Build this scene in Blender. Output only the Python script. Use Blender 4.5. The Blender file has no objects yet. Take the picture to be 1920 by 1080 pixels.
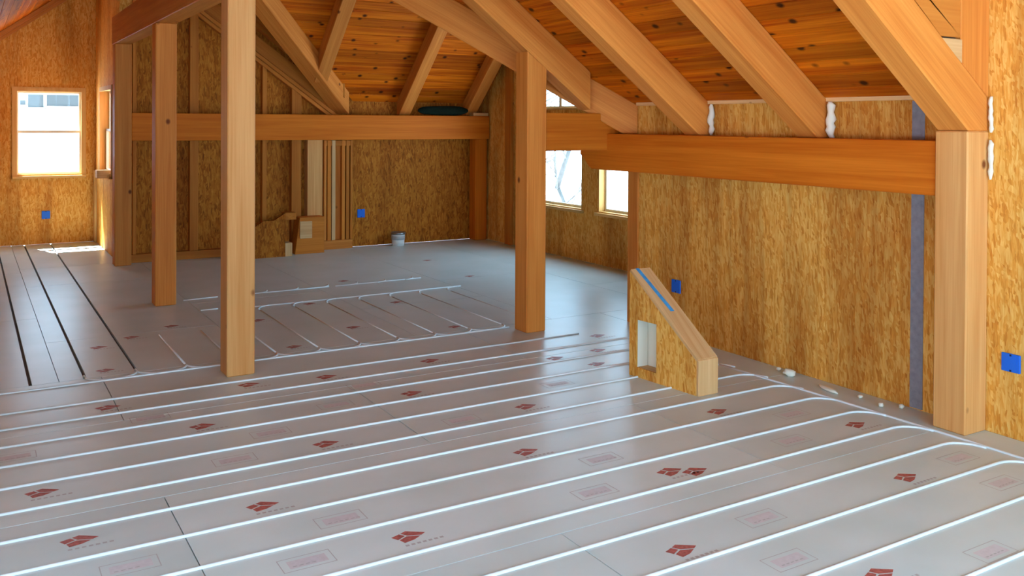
import bpy, bmesh, math, random
from mathutils import Vector, Matrix
random.seed(7)
scene = bpy.context.scene
COL = scene.collection

# ------------------------------------------------------------------ camera
R0 = Vector((0.857087, -0.515144, 0.005342))      # image right
R1 = Vector((0.000027, -0.010325, -0.999947))     # image down
R2 = Vector((0.515172, 0.857041, -0.008836))      # view direction
cd = bpy.data.cameras.new('camera'); cam = bpy.data.objects.new('camera', cd); COL.objects.link(cam)
cm = Matrix.Identity(4)
for r in range(3):
    cm[r][0], cm[r][1], cm[r][2] = R0[r], -R1[r], -R2[r]
cm[0][3], cm[1][3], cm[2][3] = 0.0, 0.0, 1.70
cam.matrix_world = cm
cd.sensor_width = 36.0; cd.lens = 1701.0 / 1920 * 36.0
cd.shift_y = (245.4 - 540.0) / 1920.0
cd.clip_start = 0.05; cd.clip_end = 300
scene.camera = cam

# ------------------------------------------------------------------ sky, sun, exposure
wd = bpy.data.worlds.new('sky'); scene.world = wd; wd.use_nodes = True
nt = wd.node_tree; bg = nt.nodes['Background']
bg.inputs['Color'].default_value = (0.455, 0.74, 1.0, 1.0)
bg.inputs['Strength'].default_value = 10.0
sl = bpy.data.lights.new('sun', 'SUN'); sun = bpy.data.objects.new('sun', sl); COL.objects.link(sun)
sl.energy = 70.0; sl.angle = math.radians(0.6); sl.color = (0.86, 0.94, 1.0)
sun.rotation_euler = Vector((0.16, -0.55, -1.0)).to_track_quat('-Z', 'Y').to_euler()
sun.location = (0, 20, 20)
scene.view_settings.view_transform = 'Standard'
scene.view_settings.look = 'None'
scene.view_settings.gamma = 1.0
scene.view_settings.use_curve_mapping = False
scene.view_settings.exposure = -0.04
scene.cycles.max_bounces = 8
scene.cycles.diffuse_bounces = 4
scene.cycles.sample_clamp_indirect = 8.0

# window openings that let the sky in (sampled as portals of the sky): centre, normal into the room, width, height
def portal(loc, into, w, h):
    l = bpy.data.lights.new('window_light', 'AREA'); l.shape = 'RECTANGLE'; l.size = w; l.size_y = h
    l.cycles.is_portal = True
    o = bpy.data.objects.new('window_light', l); COL.objects.link(o)
    o.location = loc
    z = -Vector(into).normalized(); y = Vector((0, 0, 1)); x = y.cross(z)
    o.rotation_euler = Matrix((x, y, z)).transposed().to_euler()

# ------------------------------------------------------------------ materials
def nn(t, kind, **kw):
    n = t.nodes.new(kind)
    for k, v in kw.items():
        setattr(n, k, v)
    return n
def base_mat(name, rough=0.6, spec=0.3):
    m = bpy.data.materials.new(name); m.use_nodes = True
    t = m.node_tree; b = t.nodes['Principled BSDF']
    b.inputs['Roughness'].default_value = rough
    b.inputs['Specular IOR Level'].default_value = spec
    return m, t, b
def flat(name, c, rough=0.6, spec=0.3, var=0.0, scale=20, metal=0.0):
    m, t, b = base_mat(name, rough, spec)
    b.inputs['Metallic'].default_value = metal
    if var:
        tc = nn(t, 'ShaderNodeTexCoord'); n = nn(t, 'ShaderNodeTexNoise'); n.inputs['Scale'].default_value = scale
        n.inputs['Detail'].default_value = 4
        t.links.new(tc.outputs['Object'], n.inputs['Vector'])
        r = nn(t, 'ShaderNodeValToRGB'); t.links.new(n.outputs['Fac'], r.inputs[0])
        r.color_ramp.elements[0].position = 0.3; r.color_ramp.elements[1].position = 0.7
        r.color_ramp.elements[0].color = tuple(x * (1 - var) for x in c) + (1,)
        r.color_ramp.elements[1].color = tuple(min(1, x * (1 + var)) for x in c) + (1,)
        t.links.new(r.outputs[0], b.inputs['Base Color'])
    else:
        b.inputs['Base Color'].default_value = tuple(c) + (1,)
    return m
def srgb(r, g, b):
    f = lambda u: ((u / 255 + 0.055) / 1.055) ** 2.4 if u > 10 else u / 255 / 12.92
    return (f(r), f(g), f(b))

def wood(name, dark, light, knot, knot_scale=3.0, knot_size=0.10, rough=0.55, spec=0.12, stretch=14.0, contrast=1.0, val=0.16, bump=0.15):
    """timber with the grain along the object's local X"""
    m, t, b = base_mat(name, rough, spec)
    L = t.links.new
    tc = nn(t, 'ShaderNodeTexCoord'); oi = nn(t, 'ShaderNodeObjectInfo')
    mul = nn(t, 'ShaderNodeMath', operation='MULTIPLY'); mul.inputs[1].default_value = 53.0
    L(oi.outputs['Random'], mul.inputs[0])
    off = nn(t, 'ShaderNodeCombineXYZ')
    for i in range(3): L(mul.outputs[0], off.inputs[i])
    add = nn(t, 'ShaderNodeVectorMath', operation='ADD'); L(tc.outputs['Object'], add.inputs[0]); L(off.outputs[0], add.inputs[1])
    mp = nn(t, 'ShaderNodeMapping'); mp.inputs['Scale'].default_value = (0.55, stretch, stretch); L(add.outputs[0], mp.inputs['Vector'])
    n1 = nn(t, 'ShaderNodeTexNoise'); n1.inputs['Scale'].default_value = 1.0; n1.inputs['Detail'].default_value = 5; n1.inputs['Distortion'].default_value = 0.6
    L(mp.outputs[0], n1.inputs['Vector'])
    mp2 = nn(t, 'ShaderNodeMapping'); mp2.inputs['Scale'].default_value = (2.0, 90, 90); L(add.outputs[0], mp2.inputs['Vector'])
    n2 = nn(t, 'ShaderNodeTexNoise'); n2.inputs['Scale'].default_value = 1.0; n2.inputs['Detail'].default_value = 3; L(mp2.outputs[0], n2.inputs['Vector'])
    mixn = nn(t, 'ShaderNodeMix'); mixn.inputs[0].default_value = 0.35
    L(n1.outputs['Fac'], mixn.inputs[2]); L(n2.outputs['Fac'], mixn.inputs[3])
    rp = nn(t, 'ShaderNodeValToRGB'); L(mixn.outputs[0], rp.inputs[0])
    rp.color_ramp.elements[0].position = 0.5 - 0.2 / contrast; rp.color_ramp.elements[1].position = 0.5 + 0.2 / contrast
    rp.color_ramp.elements[0].color = dark + (1,); rp.color_ramp.elements[1].color = light + (1,)
    # knots
    mk = nn(t, 'ShaderNodeMapping'); mk.inputs['Scale'].default_value = (knot_scale * 0.75, knot_scale, knot_scale); L(add.outputs[0], mk.inputs['Vector'])
    vo = nn(t, 'ShaderNodeTexVoronoi'); vo.inputs['Scale'].default_value = 1.0; L(mk.outputs[0], vo.inputs['Vector'])
    kr = nn(t, 'ShaderNodeValToRGB'); L(vo.outputs['Distance'], kr.inputs[0])
    kr.color_ramp.elements[0].position = knot_size * 0.45; kr.color_ramp.elements[0].color = (1, 1, 1, 1)
    kr.color_ramp.elements[1].position = knot_size; kr.color_ramp.elements[1].color = (0, 0, 0, 1)
    kx = nn(t, 'ShaderNodeMix', data_type='RGBA'); L(kr.outputs[0], kx.inputs[0]); L(rp.outputs[0], kx.inputs[6]); kx.inputs[7].default_value = knot + (1,)
    # every piece its own tone
    hs = nn(t, 'ShaderNodeHueSaturation'); L(kx.outputs[2], hs.inputs['Color'])
    mr = nn(t, 'ShaderNodeMapRange'); L(oi.outputs['Random'], mr.inputs[0]); mr.inputs[3].default_value = 1 - val; mr.inputs[4].default_value = 1 + val
    L(mr.outputs[0], hs.inputs['Value'])
    L(hs.outputs[0], b.inputs['Base Color'])
    bp = nn(t, 'ShaderNodeBump'); bp.inputs['Strength'].default_value = bump; bp.inputs['Distance'].default_value = 0.004
    L(mixn.outputs[0], bp.inputs['Height']); L(bp.outputs[0], b.inputs['Normal'])
    return m

def osb(name, cols, stain=0.45, scale=1.0, rough=0.65, spec=0.1):
    """strand board: overlapping wood strands, mostly upright, with brown weather stains running down"""
    m, t, b = base_mat(name, rough, spec)
    L = t.links.new
    tc = nn(t, 'ShaderNodeTexCoord')
    def strands(rot, sc, seed):
        mp = nn(t, 'ShaderNodeMapping'); mp.inputs['Rotation'].default_value = rot; mp.inputs['Location'].default_value = (seed, seed * 2, seed * 3)
        L(tc.outputs['Object'], mp.inputs['Vector'])
        nz = nn(t, 'ShaderNodeTexNoise'); nz.inputs['Scale'].default_value = 9 * scale; nz.inputs['Detail'].default_value = 2; L(mp.outputs[0], nz.inputs['Vector'])
        sub = nn(t, 'ShaderNodeVectorMath', operation='MULTIPLY_ADD'); L(nz.outputs['Color'], sub.inputs[0]); sub.inputs[1].default_value = (0.03,) * 3; L(mp.outputs[0], sub.inputs[2])
        m2 = nn(t, 'ShaderNodeMapping'); m2.inputs['Scale'].default_value = tuple(s * scale for s in sc); L(sub.outputs[0], m2.inputs['Vector'])
        v = nn(t, 'ShaderNodeTexVoronoi'); v.inputs['Scale'].default_value = 1.0; L(m2.outputs[0], v.inputs['Vector'])
        sp = nn(t, 'ShaderNodeSeparateColor'); L(v.outputs['Color'], sp.inputs[0])
        return sp, v
    a, va = strands((0.10, 0.08, 0), (75, 75, 13), 0.0)
    c, vc = strands((0.55, -0.45, 0.4), (70, 70, 17), 3.1)
    pick = nn(t, 'ShaderNodeMath', operation='GREATER_THAN'); L(a.outputs[1], pick.inputs[0]); pick.inputs[1].default_value = 0.62
    mx = nn(t, 'ShaderNodeMix'); L(pick.outputs[0], mx.inputs[0]); L(a.outputs[0], mx.inputs[2]); L(c.outputs[0], mx.inputs[3])
    fg = nn(t, 'ShaderNodeTexNoise'); fm = nn(t, 'ShaderNodeMapping'); fm.inputs['Scale'].default_value = (120, 120, 14); L(tc.outputs['Object'], fm.inputs['Vector']); L(fm.outputs[0], fg.inputs['Vector'])
    fg.inputs['Scale'].default_value = 1.0; fg.inputs['Detail'].default_value = 2
    m3 = nn(t, 'ShaderNodeMix'); m3.inputs[0].default_value = 0.62; L(mx.outputs[0], m3.inputs[2]); L(fg.outputs['Fac'], m3.inputs[3])
    rp = nn(t, 'ShaderNodeValToRGB'); L(m3.outputs[0], rp.inputs[0])
    e = rp.color_ramp.elements
    e[0].position = 0.12; e[0].color = cols[0] + (1,); e[1].position = 0.85; e[1].color = cols[2] + (1,)
    e2 = e.new(0.42); e2.color = cols[1] + (1,)
    # stains
    sm = nn(t, 'ShaderNodeMapping'); sm.inputs['Scale'].default_value = (3.2, 3.2, 0.30); sm.inputs['Location'].default_value = (1.7, 0.3, 0); L(tc.outputs['Object'], sm.inputs['Vector'])
    sn = nn(t, 'ShaderNodeTexNoise'); sn.inputs['Scale'].default_value = 1.0; sn.inputs['Detail'].default_value = 6; sn.inputs['Roughness'].default_value = 0.6; L(sm.outputs[0], sn.inputs['Vector'])
    sr = nn(t, 'ShaderNodeValToRGB'); L(sn.outputs['Fac'], sr.inputs[0]); sr.color_ramp.elements[0].position = 0.47; sr.color_ramp.elements[1].position = 0.64
    sk = nn(t, 'ShaderNodeMath', operation='MULTIPLY'); L(sr.outputs[0], sk.inputs[0]); sk.inputs[1].default_value = stain
    mc = nn(t, 'ShaderNodeMix', data_type='RGBA', blend_type='MULTIPLY'); L(sk.outputs[0], mc.inputs[0]); L(rp.outputs[0], mc.inputs[6]); mc.inputs[7].default_value = (0.46, 0.26, 0.12, 1)
    L(mc.outputs[2], b.inputs['Base Color'])
    bp = nn(t, 'ShaderNodeBump'); bp.inputs['Strength'].default_value = 0.25; bp.inputs['Distance'].default_value = 0.004; L(m3.outputs[0], bp.inputs['Height']); L(bp.outputs[0], b.inputs['Normal'])
    return m

M = {}
M['timber'] = wood('fir_timber', srgb(192, 105, 37), srgb(224, 145, 68), srgb(120, 58, 22), knot_scale=3.4, knot_size=0.085)
M['timber_light'] = wood('fir_timber_light', srgb(208, 136, 70), srgb(232, 172, 108), srgb(130, 66, 28), knot_scale=3.4, knot_size=0.085)  # paler fir copy; on the near posts partly stronger light put into the colour
M['timber_deep'] = wood('fir_timber_deep', srgb(188, 88, 14), srgb(218, 122, 32), srgb(110, 50, 16), knot_scale=3.4, knot_size=0.085)  # deeper fir copy for beams, partly their weaker light put into the colour
M['pale'] = wood('pale_pine', srgb(206, 150, 92), srgb(232, 190, 138), srgb(150, 90, 45), knot_scale=4.0, knot_size=0.07)
M['stud'] = wood('stud_pine', srgb(178, 96, 30), srgb(210, 130, 50), srgb(110, 55, 25), knot_scale=4.0, knot_size=0.08)
M['board'] = wood('cedar_board', srgb(160, 60, 3), srgb(216, 116, 16), srgb(70, 26, 6), knot_scale=7.5, knot_size=0.23, rough=0.5, stretch=18, contrast=1.4, val=0.26)
M['frame'] = wood('window_pine', srgb(214, 156, 84), srgb(236, 190, 120), srgb(160, 100, 50), knot_size=0.03)
M['ply'] = wood('knotty_ply', srgb(206, 120, 46), srgb(226, 146, 66), srgb(140, 70, 20), knot_scale=5, knot_size=0.16, stretch=6)
M['osb'] = osb('osb', (srgb(192, 106, 30), srgb(232, 158, 64), srgb(250, 202, 114)), stain=0.62)
M['osb_dark'] = osb('osb_darker', (srgb(90, 42, 8), srgb(170, 94, 24), srgb(208, 134, 46)), stain=0.35, scale=0.8)  # darker strand tones than the other board, with weaker stains
def foam():
    m, t, b = base_mat('foam_panel', 0.33, 0.30)
    L = t.links.new
    tc = nn(t, 'ShaderNodeTexCoord'); n = nn(t, 'ShaderNodeTexNoise'); n.inputs['Scale'].default_value = 2.2; n.inputs['Detail'].default_value = 5
    L(tc.outputs['Object'], n.inputs['Vector'])
    r = nn(t, 'ShaderNodeValToRGB'); L(n.outputs['Fac'], r.inputs[0])
    r.color_ramp.elements[0].position = 0.3; r.color_ramp.elements[0].color = srgb(200, 212, 208) + (1,)
    r.color_ramp.elements[1].position = 0.7; r.color_ramp.elements[1].color = srgb(212, 222, 221) + (1,)
    oi = nn(t, 'ShaderNodeObjectInfo'); mr = nn(t, 'ShaderNodeMapRange'); L(oi.outputs['Random'], mr.inputs[0]); mr.inputs[3].default_value = 0.93; mr.inputs[4].default_value = 1.04
    hs = nn(t, 'ShaderNodeHueSaturation'); L(r.outputs[0], hs.inputs['Color']); L(mr.outputs[0], hs.inputs['Value']); L(hs.outputs[0], b.inputs['Base Color'])
    return m
M['foam'] = foam()
M['groove'] = flat('groove_bottom', srgb(110, 106, 104), rough=0.8)
M['sub'] = flat('subfloor', srgb(90, 74, 58), rough=0.9)
M['tube'] = flat('white_pex', srgb(226, 230, 230), rough=0.35, spec=0.4)
M['red'] = flat('print_red', srgb(172, 92, 84), rough=0.5, var=0.35, scale=70)
M['pink'] = flat('print_pink', srgb(206, 200, 202), rough=0.45, var=0.05, scale=40)
M['greyprint'] = flat('print_grey', srgb(180, 176, 174), rough=0.5)
M['blue'] = flat('blue_plastic', srgb(24, 104, 214), rough=0.4, spec=0.4)
M['bluedark'] = flat('blue_recess', srgb(8, 30, 70), rough=0.6)
M['bluepaint'] = flat('blue_paint', srgb(70, 150, 205), rough=0.6, var=0.2, scale=30)
M['greytape'] = flat('grey_tape', srgb(138, 134, 142), rough=0.5, var=0.15, scale=25)
M['foamwhite'] = flat('spray_foam', srgb(238, 228, 208), rough=0.8)
M['white'] = flat('white_plastic', srgb(225, 222, 218), rough=0.4)
M['metal'] = flat('tin', srgb(150, 145, 140), rough=0.35, metal=0.8)
M['vinyl'] = flat('vinyl_sash', srgb(232, 222, 204), rough=0.4)
M['darkgreen'] = flat('dark_green_matte', srgb(24, 34, 26), rough=0.9, spec=0.08, var=0.2, scale=12)  # very dark green for the rounded form on the back beam
M['roof'] = flat('roof_shell', srgb(90, 70, 50), rough=0.9)
M['snow'] = flat('snow', srgb(168, 172, 178), rough=0.8, var=0.04, scale=0.6)
M['bark'] = flat('bark', srgb(100, 98, 94), rough=0.9, var=0.2, scale=8)
M['siding'] = flat('pale_siding', srgb(214, 216, 216), rough=0.7)
M['shade'] = flat('grey_shade', srgb(74, 74, 72), rough=0.6)
M['clear'] = flat('clear_print', srgb(225, 225, 222), rough=0.5)
def glass():
    m = bpy.data.materials.new('window_glass'); m.use_nodes = True; t = m.node_tree; t.nodes.clear()
    o = nn(t, 'ShaderNodeOutputMaterial'); tr = nn(t, 'ShaderNodeBsdfTransparent'); gl = nn(t, 'ShaderNodeBsdfGlossy')
    gl.inputs['Roughness'].default_value = 0.02; tr.inputs['Color'].default_value = (0.95, 0.97, 0.97, 1)
    fr = nn(t, 'ShaderNodeFresnel'); fr.inputs['IOR'].default_value = 1.35
    ge = nn(t, 'ShaderNodeNewGeometry'); iv = nn(t, 'ShaderNodeMath', operation='SUBTRACT'); iv.inputs[0].default_value = 1.0; t.links.new(ge.outputs['Backfacing'], iv.inputs[1])
    ml = nn(t, 'ShaderNodeMath', operation='MULTIPLY'); t.links.new(fr.outputs[0], ml.inputs[0]); t.links.new(iv.outputs[0], ml.inputs[1])
    mx = nn(t, 'ShaderNodeMixShader'); t.links.new(ml.outputs[0], mx.inputs[0]); t.links.new(tr.outputs[0], mx.inputs[1]); t.links.new(gl.outputs[0], mx.inputs[2])
    t.links.new(mx.outputs[0], o.inputs['Surface']); return m
M['glass'] = glass()

# ------------------------------------------------------------------ geometry helpers
WORLD = {}
def place(o, mat, parent):
    WORLD[o.name] = mat.copy()
    if parent is not None:
        o.parent = parent; o.matrix_basis = WORLD[parent.name].inverted() @ mat
    else:
        o.matrix_basis = mat
def tag(o, label=None, cat=None, group=None, kind=None):
    if label: o['label'] = label
    if cat: o['category'] = cat
    if group: o['group'] = group
    if kind: o['kind'] = kind
    return o
def root(name, loc=(0, 0, 0), **kw):
    o = bpy.data.objects.new(name, None); COL.objects.link(o); o.empty_display_size = 0.1
    place(o, Matrix.Translation(loc), None); return tag(o, **kw)
def frame_for(axis, origin):
    x = Vector(axis).normalized()
    up = Vector((0, 0, 1)) if abs(x.z) < 0.9 else Vector((0, 1, 0))
    y = up.cross(x).normalized(); z = x.cross(y)
    m = Matrix((x, y, z)).transposed().to_4x4(); m.translation = Vector(origin); return m
def finish(name, bm, mat, parent=None, axis=None, origin=None, smooth=False, mats=None, **kw):
    """links a bmesh given in world coordinates; its local X runs along axis"""
    bmesh.ops.recalc_face_normals(bm, faces=bm.faces[:])
    if origin is None:
        origin = Vector((0, 0, 0)) if axis is None else (sum((v.co for v in bm.verts), Vector()) / max(1, len(bm.verts)))
    mw = Matrix.Translation(origin) if axis is None else frame_for(axis, origin)
    inv = mw.inverted()
    for v in bm.verts: v.co = inv @ v.co
    me = bpy.data.meshes.new(name); bm.to_mesh(me); bm.free()
    if smooth:
        for p in me.polygons: p.use_smooth = True
    for mm in (mats or [mat]): me.materials.append(M[mm])
    o = bpy.data.objects.new(name, me); COL.objects.link(o)
    place(o, mw, parent)
    return tag(o, **kw)
def hexa(bm, v):
    vs = [bm.verts.new(p) for p in v]
    for f in ((0, 3, 2, 1), (4, 5, 6, 7), (0, 1, 5, 4), (1, 2, 6, 5), (2, 3, 7, 6), (3, 0, 4, 7)):
        bm.faces.new([vs[i] for i in f])
def boxv(x0, x1, y0, y1, z0, z1):
    return [(x0, y0, z0), (x1, y0, z0), (x1, y1, z0), (x0, y1, z0), (x0, y0, z1), (x1, y0, z1), (x1, y1, z1), (x0, y1, z1)]
def prism(bm, poly, off):
    a = [bm.verts.new(p) for p in poly]; off = Vector(off)
    b = [bm.verts.new(Vector(p) + off) for p in poly]
    n = len(poly)
    bm.faces.new(a[::-1]); bm.faces.new(b)
    for i in range(n): bm.faces.new([a[i], a[(i + 1) % n], b[(i + 1) % n], b[i]])
def bev(bm, w=0.006, seg=1):
    bmesh.ops.bevel(bm, geom=bm.edges[:], offset=w, segments=seg, affect='EDGES', profile=0.5)
def box(name, x0, x1, y0, y1, z0, z1, mat, parent=None, axis=None, bevel=0.0, clips=(), origin=None, **kw):
    bm = bmesh.new(); hexa(bm, boxv(x0, x1, y0, y1, z0, z1))
    for co, no in clips:
        bmesh.ops.bisect_plane(bm, geom=bm.verts[:] + bm.edges[:] + bm.faces[:], plane_co=co, plane_no=no, clear_outer=True)
        bmesh.ops.holes_fill(bm, edges=[e for e in bm.edges if e.is_boundary])
    if not bm.faces: bm.free(); return None
    if bevel: bev(bm, bevel)
    return finish(name, bm, mat, parent, axis, origin, **kw)
def poly_timber(name, poly, off, mat='timber', axis=None, parent=None, bevel=0.006, **kw):
    bm = bmesh.new(); prism(bm, poly, off)
    if bevel: bev(bm, bevel)
    return finish(name, bm, mat, parent, axis, **kw)
def tube_mesh(bm, pts, r, n=8):
    pts = [Vector(p) for p in pts]; rings = []
    for i, p in enumerate(pts):
        d = (pts[min(i + 1, len(pts) - 1)] - pts[max(i - 1, 0)]).normalized()
        s = Vector((0, 0, 1)).cross(d)
        if s.length < 1e-4: s = Vector((1, 0, 0))
        s.normalize(); u = d.cross(s)
        rings.append([bm.verts.new(p + (s * math.cos(a) + u * math.sin(a)) * r) for a in (2 * math.pi * k / n for k in range(n))])
    for a, b in zip(rings, rings[1:]):
        for k in range(n): bm.faces.new([a[k], a[(k + 1) % n], b[(k + 1) % n], b[k]])
    bm.faces.new(rings[0][::-1]); bm.faces.new(rings[-1])
def lathe(bm, prof, n=24, c=(0, 0, 0)):
    c = Vector(c); rings = []
    for r, z in prof:
        rings.append([bm.verts.new(c + Vector((r * math.cos(2 * math.pi * k / n), r * math.sin(2 * math.pi * k / n), z))) for k in range(n)])
    for a, b in zip(rings, rings[1:]):
        for k in range(n): bm.faces.new([a[k], a[(k + 1) % n], b[(k + 1) % n], b[k]])
    bm.faces.new(rings[0][::-1]); bm.faces.new(rings[-1])

# ------------------------------------------------------------------ plan
WR, YB, WF = 4.87, 11.71, 6.52        # right knee wall, back wall, window wall of the cross wing
XL, YREAR = -0.99, -1.4               # left knee wall, wall behind the camera
YA, XA = 14.0, 1.56                   # alcove: gable wall and its side wall
YC = 6.02                             # where the right wall turns the corner
XR, ZR = 1.94, 4.05                   # ridge
N = lambda x: 1.85 + 0.75 * (WR - x)               # right slope of the ceiling
NU = lambda x: 1.623 + 0.75 * (4.75 - x)           # underside of its rafters
LS = lambda x: 1.85 + 0.75 * (x - XL)              # left slope
F = lambda y: 2.08 + 0.93 * (11.6 - y)             # far slope of the cross wing
FU = lambda y: 1.828 + 0.93 * (11.6 - y)
G = lambda y: 1.85 + 0.90 * (y - 6.0)              # near slope of the cross wing
VG = lambda x: 6.0 + 0.8333 * (WR - x)             # valleys
VF = lambda x: 11.6 - (N(x) - 2.08) / 0.93
FX = lambda y: WR - (F(y) - 1.85) / 0.75
clipN = ((WR, 0, 1.85 + 0.01), (0.75, 0, 1)); clipL = ((XL, 0, 1.85 + 0.01), (-0.75, 0, 1))
clipF = ((0, 11.6, 2.08 + 0.01), (0, 0.93, 1)); clipG = ((0, 6.0, 1.85 + 0.01), (0, -0.9, 1)); clipT = ((0, 0, ZR), (0, 0, 1))

# ------------------------------------------------------------------ floor: subfloor and grooved foam panels
fl = root('floor', (0, 0, 0), kind='structure', label='pale grey grooved foam panels covering the whole attic floor')
sub_bm = bmesh.new(); prism(sub_bm, [(XL - .2, YREAR - .2, -0.25), (WR + .2, YREAR - .2, -0.25), (WR + .2, YC - .1, -0.25), (WF + .2, YC - .1, -0.25), (WF + .2, YB + .2, -0.25), (XA + .2, YB + .2, -0.25), (XA + .2, YA + .2, -0.25), (XL - .2, YA + .2, -0.25)], (0, 0, 0.219))
finish('subfloor', sub_bm, 'sub', fl)
GW = 0.010
def panel(x0, x1, y0, y1, along, grooves):
    """one foam panel, grooves running along 'x' or 'y'"""
    bm = bmesh.new(); g = 0.0024
    lo, hi = (y0 + g, y1 - g) if along == 'x' else (x0 + g, x1 - g)
    prof = [(lo, -0.031), (lo, 0.0)]; marks = []
    for c in sorted(grooves):
        if lo + 0.04 < c < hi - 0.04:
            prof += [(c - GW, 0.0), (c - GW, -0.019), (c + GW, -0.019), (c + GW, 0.0)]; marks.append(len(prof) - 3)
    prof += [(hi, 0.0), (hi, -0.031)]
    if along == 'x':
        prism(bm, [(x0 + g, a, z) for a, z in prof], (x1 - x0 - 2 * g, 0, 0))
    else:
        prism(bm, [(a, y0 + g, z) for a, z in prof], (0, y1 - y0 - 2 * g, 0))
    for f in bm.faces:
        if all(abs(v.co.z + 0.019) < 1e-5 for v in f.verts): f.material_index = 1
    o = finish('floor_panel', bm, 'foam', fl, mats=['foam', 'groove'])
    PANELS.append((x0, x1, y0, y1, o)); return o
PANELS = []
TUBE_Y = [6.283 - 0.304 * i for i in range(1, 30) if 6.283 - 0.304 * i > YREAR + 0.1]
TUBE_X = [0.35 + 0.32 * k for k in range(-4, 20)]
EMPTY = [x for x in TUBE_X if x < 1.1]
yb = 3.10 - 1.2145 * 4
row = 0
while yb < 6.0:
    y1 = min(yb + 1.2145, 6.55) if yb + 1.2145 < 6.0 else 6.55
    y0 = max(yb, YREAR)
    first = 0.765 if row % 2 == 0 else 0.765 + 1.345
    xs = [first + 2.69 * k for k in range(-4, 5)]
    xs = [XL] + [x for x in xs if XL + 0.15 < x < WR - 0.15] + [WR]
    for a, b in zip(xs, xs[1:]):
        if y1 > y0: panel(a, b, y0, y1, 'x', [])
    yb += 1.2145; row += 1
    if y1 == 6.55: break
cols = [XL, 0.515, 1.79, 3.07, 4.35, 5.63, WF]
for ci, (a, b) in enumerate(zip(cols, cols[1:])):
    ys = [6.55 + (1.2 if ci % 2 else 2.2) + 2.69 * k for k in range(0, 3)]
    end = YA if a < 1.0 else YB
    ys = [6.55] + [y for y in ys if y < end - 0.2] + [end]
    for c, d in zip(ys, ys[1:]):
        if a < XA < b:
            panel(a, b, c, min(d, YB), 'y', EMPTY) if c < YB else None
            if d > YB + .1: panel(a, XA, max(c, YB), d, 'y', EMPTY)
        else:
            panel(a, b, c, d, 'y', EMPTY)
panel(WR, WF, YC + .1, 6.55, 'x', [])

# printed marks on the panels
def panel_at(x, y):
    for x0, x1, y0, y1, o in PANELS:
        if x0 <= x <= x1 and y0 <= y <= y1: return o
    return fl
def print_poly(name, pts, mat, x, y, z=0.0006):
    bm = bmesh.new()
    for poly in pts:
        bm.faces.new([bm.verts.new((x + px, y + py, z)) for px, py in poly])
    finish(name, bm, mat, panel_at(x, y))
def logo(x, y, s=1.0, k=0):
    p = [[(-.055, .022), (-.02, .034), (-.006, .012), (-.040, -.006)], [(-.014, .036), (.010, .046), (.070, .004), (.050, -.008), (.002, .010)], [(-.036, -.010), (-.002, .006), (.044, -.012), (.012, -.030), (-.028, -.038)]]
    print_poly('printed_logo', [[(a * s, b * s) for a, b in q] for q in p], 'red', x, y)
    bars = []
    for j in range(7):
        bx = -.035 + j * .022
        bars.append([(bx, -.066), (bx + .014, -.066), (bx + .014, -.054), (bx, -.054)])
    print_poly('printed_line', [[(a * s, b * s) for a, b in q] for q in bars], 'greyprint', x, y)
def stamp(x, y, k):
    w, h, t = .105, .055, .0035
    q = [[(-w, h), (w, h), (w, h - t), (-w, h - t)], [(-w, -h), (w, -h), (w, -h + t), (-w, -h + t)], [(-w, -h), (-w + t, -h), (-w + t, h), (-w, h)], [(w, -h), (w - t, -h), (w - t, h), (w, h)]]
    print_poly('printed_border', q, 'greyprint', x, y)
    print_poly('printed_block', [[(-w * .7, -h * .6), (w * .75, -h * .6), (w * .75, h * .55), (-w * .7, h * .55)]], 'pink', x, y, 0.0005)
    bars = []
    for j in range(4 + k % 3):
        bx = -.06 + j * .025
        bars.append([(bx, -.022), (bx + .016, -.022), (bx + .016, -.016), (bx, -.016)])
    print_poly('printed_line', bars, 'greyprint', x, y, 0.0007)
LOGOS = [(.71, 5.82), (2.05, 5.80), (1.12, 5.20), (1.62, 4.59), (.286, 4.635), (.383, 4.03), (1.115, 3.985), (1.55, 3.39), (2.866, 4.596), (2.472, 3.96), (2.94, 3.38), (3.05, 3.32), (3.80, 3.95), (4.314, 3.38), (3.88, 2.75), (2.44, 2.73), (2.957, 2.2), (2.825, 5.825), (2.385, 5.18), (3.807, 5.16), (3.64, 5.44), (1.555, 5.874),
         (2.114, 6.70), (3.479, 6.70), (3.47, 7.885), (2.739, 8.22), (2.74, 7.094), (2.13, 7.744), (3.445, 9.221), (1.447, 7.875), (.84, 7.402), (.803, 6.70), (1.102, 7.621), (4.77, 8.83), (4.86, 10.1), (4.32, 5.846), (4.046, 5.47), (0.0, 2.75), (1.0, 2.2), (3.6, 1.6), (4.2, 2.1), (1.9, 1.5)]
for k, (x, y) in enumerate(LOGOS): logo(x, y, 1.15 if y < 6.3 else 1.0, k)
STAMPS = [(.535, 3.70), (1.154, 4.607), (1.371, 3.69), (1.128, 3.40), (2.483, 3.374), (2.755, 3.69), (2.938, 2.785), (2.75, 2.46), (3.803, 3.39), (4.34, 2.78), (4.226, 2.48), (1.423, 4.91), (2.426, 4.58), (4.15, 3.70), (.9, 5.5), (2.2, 5.5), (3.3, 4.9), (.2, 5.2), (1.9, 5.2), (3.5, 2.1)]
for k, (x, y) in enumerate(STAMPS): stamp(x, y, k)

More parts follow.
